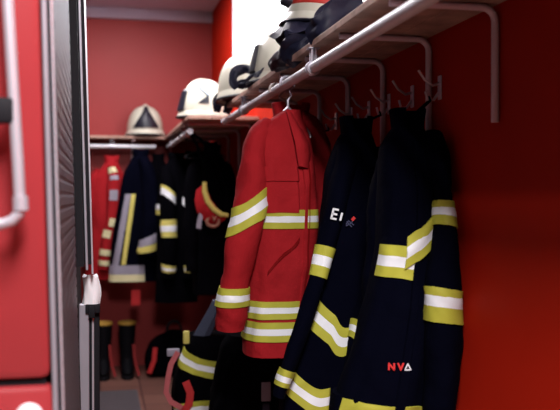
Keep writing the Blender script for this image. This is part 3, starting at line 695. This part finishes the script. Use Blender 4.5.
# ------------------------------------------------------------------ helmets
def helmet(X, Y, z, label, rz_=0., tilt=(0, 0), sc=1.0, shield=False, visor=None, guard=None, tape=None, decal=False, comb=True, knob=False, brim=1.06):
    """front is -y; rx/ry tilt in radians"""
    from mathutils import Euler, Matrix
    R = Euler((tilt[0], tilt[1], rz_)).to_matrix()
    r = thing('fire_helmet', label, 'helmet', (X, Y, z))
    O = Vector((X, Y, z))
    fn = lambda v: O + R @ (v * sc)
    def shell(u, t):                                     # t 0 rim .. 1 crown
        a = t * PI / 2; c = max(0, math.cos(a)) ** .82; s_ = math.sin(a) ** 1.0
        fr = max(0, math.sin(u))
        x = .120 * c * math.cos(u); y = -.145 * c * math.sin(u) ; zz = .045 + .165 * s_
        if comb: zz += .014 * math.exp(-(x / .016) ** 2) * s_
        return Vector((x, y, zz))
    b = MB(); n = 40
    rows = [[shell(2 * PI * j / n, i / 16 * .985) for j in range(n)] for i in range(17)]
    lip = [[Vector((p.x * 1.0, p.y * 1.0, .02)) for p in rows[0]], [Vector((p.x * .92, p.y * .92, .018)) for p in rows[0]], [Vector((p.x * .88, p.y * .88, .08)) for p in rows[0]]][::-1]
    bs = b.grid(lip + rows, True); b.cap(bs, n); b.cap(bs + n * (len(rows) + 2), n)
    b.build('shell', 'helmet', r, fn=fn)
    b = MB(); bs = b.grid([[Vector((.112 * k_ * math.cos(2 * PI * j / n), -.136 * k_ * math.sin(2 * PI * j / n), zz)) for j in range(n)] for k_, zz in ((1, .024), (.8, .034), (.4, .05), (.1, .055))], True); b.cap(bs + 3 * n, n); b.build('liner', 'hblack', r, fn=fn)
    b = MB(); rows = []; B = brim
    for f, zz in ((1.0, .045), (1 + .5 * (B - 1), .034), (B, .018), (B, .012), (1 + .4 * (B - 1), .02), (.97, .028)):
        rows.append([Vector((.120 * f * math.cos(u), -.145 * (f + (B - 1) * .5 * (f >= B) * max(0, math.sin(u))) * math.sin(u), zz)) for u in [2 * PI * j / n for j in range(n)]])
    b.grid(rows + [rows[0]], True); br = b.build('brim', 'helmet', r, fn=fn)
    b = MB(); b.tube([Vector((.120 * (B + .005) * math.cos(u), -.145 * (B + .005 + (B - 1) * .5 * max(0, math.sin(u))) * math.sin(u), .014)) for u in [2 * PI * j / n for j in range(n + 1)]], .0045, 6)
    sub(b, 'edge_trim', 'hblack', br, fn=fn)
    if visor:
        S = shell; b = MB(); rows = []
        for t, o in ((-.02, .003), (.02, .010), (visor[2] - .04, .010), (visor[2], .003)):
            rows.append([S(u, max(0, t)) + Vector((math.cos(u) * o, -math.sin(u) * o, 0)) for u in [visor[0] + (visor[1] - visor[0]) * k / 24 for k in range(25)]])
        b.grid(rows); b.build('visor', 'hblack', r, fn=fn)
    if shield:
        b = MB(); rows = []
        for i in range(13):
            t = .04 + .62 * i / 12; hw = .62 * (1 - i / 12) ** 1.6 + .17
            rows.append([shell(PI / 2 + hw * (k / 8 * 2 - 1), t) + Vector((0, -.009, .002)) for k in range(9)])
        b.grid(rows); b.build('front_shield', 'hblack', r, fn=fn)
    if decal:
        for sd in decal:
            b = MB(); q = lambda a, t: shell(a, t) + Vector((math.cos(a) * .006, -math.sin(a) * .006, .001))
            b.tube([q(sd + .42, .62), q(sd + .10, .45), q(sd - .2, .30)], .004, 6, mi=1)
            rows = [[q(sd - .2 + .10 * (k / 6), .13 + .2 * i / 6 * (1 - .0 * k)) if k == 0 else q(sd - .2 + .42 * (k / 6) , .13 + .2 * i / 6 * (1 - k / 6)) for k in range(7)] for i in range(7)]
            b.grid(rows, mi=0)
            b.build('decal', ['hblack', 'lens'], r, fn=fn)
    if tape:
        b = MB(); rows = []
        for i in range(9):
            t = .10 + .34 * i / 8; o = 0 if i in (0, 8) else .003
            rows.append([shell(2 * PI * j / n, t) + Vector((math.cos(2 * PI * j / n), -math.sin(2 * PI * j / n), .5)) * o for j in range(n)])
        b.grid(rows, True); b.build('reflective_tape', tape, r, fn=fn)
    if knob:
        b = MB(); b.tube([Vector((-.125, -.02, .075)), Vector((-.150, -.02, .078)), Vector((-.156, -.02, .078))], [.02, .02, .014], 14); b.build('side_knob', 'hblack', r, fn=fn)
    if guard:
        u0, u1, ln, drape = guard
        b = MB(); rows = []
        m_ = 36
        for i in range(15):
            t = i / 14; row = []
            for k in range(m_ + 1):
                u = u0 + (u1 - u0) * k / m_
                f = 1.0 + .18 * t + .10 * t * math.sin(7 * u + 2 * t) + .05 * t * math.sin(15 * u)
                row.append(Vector((.118 * f * math.cos(u), -.142 * f * math.sin(u), .03 - ln * t + .012 * math.sin(9 * u) * t)))
            rows.append(row)
        bk = [[p * .955 for p in rr] for rr in rows[::-1]]
        b.grid(rows + bk + [rows[0]])
        b.build('neck_guard', 'leather', r, fn=fn)
    return r
hz = 1.945
def lump(root, name, pts, rads, m='leather', flat=.6, seed=0.0, label=None):   # crumpled leather or cloth
    b = MB(); P = [Vector(p) for p in pts]; K = len(P) - 1; n = 20; rows = []
    ks = [(i / K, *P[i], rads[i]) for i in range(K + 1)]
    for i in range(23):
        t = i / 22; x, y, z, r = keys(ks, t); q = (Vector(keys(ks, min(1, t + .02))[:3]) - Vector(keys(ks, max(0, t - .02))[:3])).normalized()
        e1 = q.cross(Vector((0, 1, 0))).normalized(); e2 = q.cross(e1)
        row = []
        for k in range(n):
            a = 2 * PI * k / n
            w_ = 1 + .22 * math.sin(3 * a + 5 * t + seed) + .12 * math.sin(5 * a - 9 * t + seed)
            p = Vector((x, y, z)) + e1 * (r * w_ * math.cos(a)) + e2 * (r * flat * w_ * math.sin(a))
            row.append(p + Vector((1, 1, 1)) * .006 * noise.noise(p * 25))
        rows.append(row)
    bs = b.grid(rows, True); b.cap(bs, n); b.cap(bs + n * 22, n)
    return b.build(name, m, root, label=label)
h1 = helmet(.835, 3.76, hz - .005, 'cream helmet with black edge on the front shelf, second from its nearest end', rz_=-1.2, tilt=(0, -.05), sc=1.26, visor=(1.42, 1.72, .45), comb=False)
lump(h1, 'neck_guard', [W(238, 88, 3.8), W(233.5, 80, 3.8), W(236, 72, 3.8), W(244, 68.5, 3.8), W(252, 71, 3.76), W(262, 73, 3.65)], [.016, .019, .020, .019, .018, .024], seed=1.)
lump(h1, 'neck_guard', [W(239, 86, 3.8), W(247, 83, 3.75), W(256, 77, 3.7), W(267, 72, 3.7), W(277, 66, 3.6)], [.018, .02, .024, .028, .03], seed=2.)
h2 = helmet(.785, 4.42, hz - .005, 'cream helmet at far end of the front shelf, mostly hidden by the helmet before it', rz_=-1.0, tilt=(0, -.1), sc=1.3, comb=False)
lump(h2, 'neck_guard', [W(225, 88, 4.52), W(220, 97, 4.53), W(217, 106, 4.54), W(216, 112, 4.54)], [.016, .022, .024, .016], seed=3.)
lump(h2, 'neck_guard', [W(236, 84, 4.50), W(232, 93, 4.51), W(229, 104, 4.52), W(226, 113, 4.53)], [.018, .024, .024, .016], m='greyblue', seed=4., label='grey inner side of the neck guard')
h6 = helmet(.775, 2.98, hz + .085, 'cream helmet with red top and navy neck cloth at near end of the front shelf', rz_=.15, tilt=(.04, .2), tape='hred', knob=True, sc=1.12, comb=False, guard=(0, 2 * PI, .06, 0))
lump(h6, 'neck_guard', [W(300, 33, 2.86), W(297, 42, 2.88), W(291, 51, 2.92), W(283, 59, 3.0), W(272, 67, 3.12)], [.040, .045, .042, .034, .022], seed=5., flat=.5)
lump(h6, 'neck_guard', [W(318, 38, 2.86), W(308, 44, 2.86), W(298, 53, 2.88), W(288, 62, 2.95)], [.034, .036, .036, .025], seed=7., flat=.5)
lump(h6, 'neck_guard', [W(352, -6, 2.55), W(343, 6, 2.55), W(333, 18, 2.55), W(323, 30, 2.55), W(311, 38, 2.62)], [.036, .046, .050, .044, .026], seed=6., flat=.45)
helmet(.66, 5.45, hz - .004, 'cream helmet with dark triangular decal on the far right-hand shelf', rz_=-1.15, tilt=(0, 0), decal=(.5,), sc=1.2, visor=(PI * .42, PI * .72, .45))
helmet(kx(142.5, 7.25), 7.25, 1.955 - .005, 'cream helmet with black front shield alone on the back shelf', rz_=0., shield=True, sc=1.27, brim=1.1)
# cloth hood over the shelf edge
def cloth(label, pts, w0, w1, m, cat='cloth', name='flash_hood', th=.012):
    P = [Vector(p) for p in pts]; b = MB(); rows = []; n = 24; K = 12
    for i in range(n + 1):
        t = i / n; v = keys([(k / (len(P) - 1), *p) for k, p in enumerate(P)], t); w = w0 + (w1 - w0) * t
        row = []
        for k in range(K + 1):
            q = k / K - .5
            row.append(Vector((v[0] + .012 * math.sin(9 * q + 4 * t), v[1] + q * w, v[2] + .012 * math.sin(14 * q + 3 * t) * (.3 + t))))
        rows.append(row)
    bk = [[p + Vector((.006, 0, -th * .5)) for p in rr[::-1]] for rr in rows]
    full = [a + c for a, c in zip(rows, bk)]
    bs = b.grid(full, True); b.cap(bs, 2 * K + 2); b.cap(bs + (2 * K + 2) * n, 2 * K + 2)
    o = b.build(name, m, None, P[-1]); return tag(o, label, cat)

# ------------------------------------------------------------------ fire engine
TX, TY = -.10, 1.5
fe = thing('fire_engine', 'rear corner of a red fire engine with grab rail and roller shutter at left', 'fire engine', (-.8, 2.6, 0))
sh = lambda v: Vector((v.x + .026 * (HC - v.z), v.y, v.z))
b = MB(); b.box((-1.7, TY, HC - (374.5 - 197) / 560 + .004), (-.088, TY + .05, 2.75), 0, .02); b.build('rear_panel', 'truck', fe, fn=sh)
b = MB(); b.box((-1.7, TY, .42), (-.088, TY + .05, HC - (374.5 - 197) / 560 - .006), 0, .012); b.build('lower_panel', 'truck', fe, fn=sh)
b = MB(); b.box((-1.68, TY + .015, .4), (-.1, 4.18, 2.7)); b.build('body_core', 'dark', fe, fn=sh, smooth=False)
b = MB(); b.tube([(-.0845, TY + .004, .42), (-.0845, TY + .004, 1.4), (-.0845, TY + .004, 2.75)], .0048, 14); ct = b.build('corner_trim', 'alu', fe, fn=sh)
b = MB(); b.box((-.082, TY + .004, .42), (-.074, TY + .03, 2.75)); sub(b, 'trim_seal', 'dark', ct, fn=sh)
b = MB(); b.tube([(-.0735, TY + .012, .42), (-.0735, TY + .012, 1.4), (-.0735, TY + .012, 2.75)], .0036, 14); sub(b, 'trim_bead', 'alu2', ct, fn=sh)
b = MB(); rows = []
z = .45; k = 0
while z < 2.7:
    for dx, dz in ((0, 0), (.0014, .004), (.0014, .020), (0, .024)):
        rows.append([Vector((-.071 + dx, 1.53, z + dz)), Vector((-.071 + dx, 2.42, z + dz))])
    z += .028
b.grid(rows); b.build('roller_shutter', 'slat', fe, fn=sh, smooth=False)
b = MB(); b.box((-.12, 2.42, .45), (-.070, 2.50, 2.75)); b.build('shutter_seal', 'dark', fe, fn=sh, smooth=False)
b = MB()
b.box((-.064, 2.55, 1.26), (-.054, 2.58, 2.75), 0, .002); b.box((-.047, 2.56, 1.235), (-.040, 2.60, 2.75), 0, .002)
b.box((-.054, 2.585, 1.25), (-.030, 2.62, 2.75), 1); b.box((-.031, 2.60, 1.22), (-.0255, 2.64, 2.75), 2, .001)
b.box((-.12, 2.50, 1.25), (-.05, 2.62, 2.75), 1)
b.build('door_frame', ['alu', 'dark', 'alu2'], fe, fn=sh, smooth=False)
b = MB(); b.box((-.055, 2.55, 2.055), (-.028, 2.60, 2.09), 0, .006); b.build('clamp', 'dark', fe)
# grab rail
gy = TY - .065
def tp(px, py, Y=gy):
    s_ = 850 / (Y * .98); return Vector(((px - 100) / (s_ * .978), Y, HC + (197 - py) / s_))
b = MB(); p0, p1 = tp(10, -70), tp(25.5, 207)
pts = [p0 + Vector((-.01, .05, .03)), p0 + Vector((0, .01, .015))] + [p0 + (p1 - p0) * k / 6 for k in range(0, 7)] + [tp(24, 213), tp(18, 220), tp(6, 224), tp(-3, 217), tp(-10, 214) + Vector((0, .06, 0))]
b.tube(pts, .0095, 14); gr = b.build('grab_rail', 'alu2', fe)
b = MB(); b.tube([tp(25.2, 196), tp(25.7, 210)], .0125, 14); sub(b, 'end_sleeve', 'alu2', gr)
b = MB(); q = tp(6, 112); b.box((q.x - .03, gy - .012, q.z - .022), (q.x + .024, gy + .012, q.z + .02), 0, .006); b.box((q.x - .03, gy, q.z - .015), (q.x - .005, TY + .01, q.z + .015), 0, .004); b.build('rail_mount', 'dark', fe)
b = MB(); q = tp(33, 413, TY); b.tube([(q.x, TY + .01, q.z), (q.x, TY - .006, q.z), (q.x, TY - .016, q.z), (q.x, TY - .02, q.z)], [.024, .024, .018, .006], 20); b.build('white_disc', 'disc', fe)  # small round white disc low on the rear face
for wy in (3.6,):
    b = MB(); b.tube([(-.35, wy, .45), (-.30, wy, .45), (-.13, wy, .45), (-.11, wy, .45)], [.40, .45, .45, .40], 32); b.build('wheel', 'dark', fe)

# pole with clamp and white cloth next to the shutter
PY = 2.66
def pp(px, py, Y=PY): s_ = 850 / (Y * .985); return Vector(((px - 100) / (s_ * .978), Y, HC + (197 - py) / s_))
po = thing('tripod_pole', 'upright pale grey pole with black clamp beside the engine shutter', 'pole', (-.035, PY, 0))
b = MB(); b.box((pp(80, 0).x, PY, 0), (pp(89.5, 0).x, PY + .03, pp(80, 303).z), 0, .003); b.build('flat_post', 'alu', po, smooth=False)
b = MB(); b.tube([(pp(93, 0).x, PY + .01, 0), (pp(93, 0).x, PY + .01, .6), (pp(93, 0).x, PY + .01, pp(0, 300).z)], .0035, 10); b.build('rod', 'alu2', po)
b = MB(); b.box((pp(89.5, 0).x, PY + .012, 0), (pp(99.5, 0).x, PY + .05, pp(0, 306).z), 0, .004); b.build('black_post', 'dark', po, smooth=False)
b = MB(); b.box((pp(86, 0).x, PY - .012, pp(0, 312).z), (pp(100, 0).x, PY + .03, pp(0, 303).z), 0, .004); b.box((pp(89, 0).x, PY - .018, pp(0, 316).z), (pp(95, 0).x, PY - .008, pp(0, 303).z), 0, .002); b.build('clamp', 'dark', po)
b = MB(); q0 = pp(91, 303)
rows = []
for i in range(13):
    t = i / 12; z = pp(0, 303.5).z + (pp(0, 275).z - pp(0, 303.5).z) * t
    wd = .0245 + .002 * math.sin(3 * t + 1); rows.append([Vector((q0.x + .001 + .003 * math.sin(4 * t) + wd * (1 + .08 * math.sin(5 * a + 3 * t)) * math.cos(a), PY + .012 + .02 * math.sin(a) * (1 + .1 * math.sin(4 * a + 5 * t)), z + .005 * math.sin(3 * a) * t)) for a in [2 * PI * k / 24 for k in range(24)]])
bs = b.grid(rows, True); b.cap(bs, 24); b.cap(bs + 24 * 12, 24)
tag(b.build('cloth', 'white', None, tuple(q0)), 'crumpled white cloth wrapped over the top of the clamp pole', 'cloth')

# ------------------------------------------------------------------ light, sky, camera
w = bpy.data.worlds.new('overcast_sky'); bpy.context.scene.world = w; w.use_nodes = True
bg = w.node_tree.nodes['Background']; bg.inputs['Color'].default_value = (.93, .96, 1, 1); bg.inputs['Strength'].default_value = 6.0
def area(name, loc, rot, sx, sy, power, col=(1, 1, 1)):
    l = bpy.data.lights.new(name, 'AREA'); l.shape = 'RECTANGLE'; l.size = sx; l.size_y = sy; l.energy = power; l.color = col
    o = bpy.data.objects.new(name, l); C.objects.link(o); o.location = loc; o.rotation_euler = rot; return o
area('ceiling_lamp', (.14, -.2, 3.03), (0, 0, 0), .45, 1.6, 165, (1, .97, .98))
area('ceiling_lamp', (.15, 5.3, 3.03), (0, 0, 0), .4, 2.2, 58, (1, .95, .98))
cam = bpy.data.cameras.new('camera'); co = bpy.data.objects.new('camera', cam); C.objects.link(co)
cam.sensor_width = 36; cam.lens = F / 560 * 36
yaw = math.atan(180 / F); pit = 8 / math.hypot(F, 180)
co.location = (0, 0, HC); co.rotation_euler = (PI / 2 - pit, 0, -yaw)
cam.clip_start = .05
cam.dof.use_dof = True; cam.dof.focus_distance = 2.7; cam.dof.aperture_fstop = cam.lens / 1000 / .017
bpy.context.scene.camera = co
vs = bpy.context.scene.view_settings
vs.view_transform = 'Standard'; vs.look = 'None'; vs.gamma = 1; vs.use_curve_mapping = False; vs.exposure = .12
cy = bpy.context.scene.cycles
cy.use_denoising = True; cy.max_bounces = 6; cy.diffuse_bounces = 1; cy.sample_clamp_indirect = 6
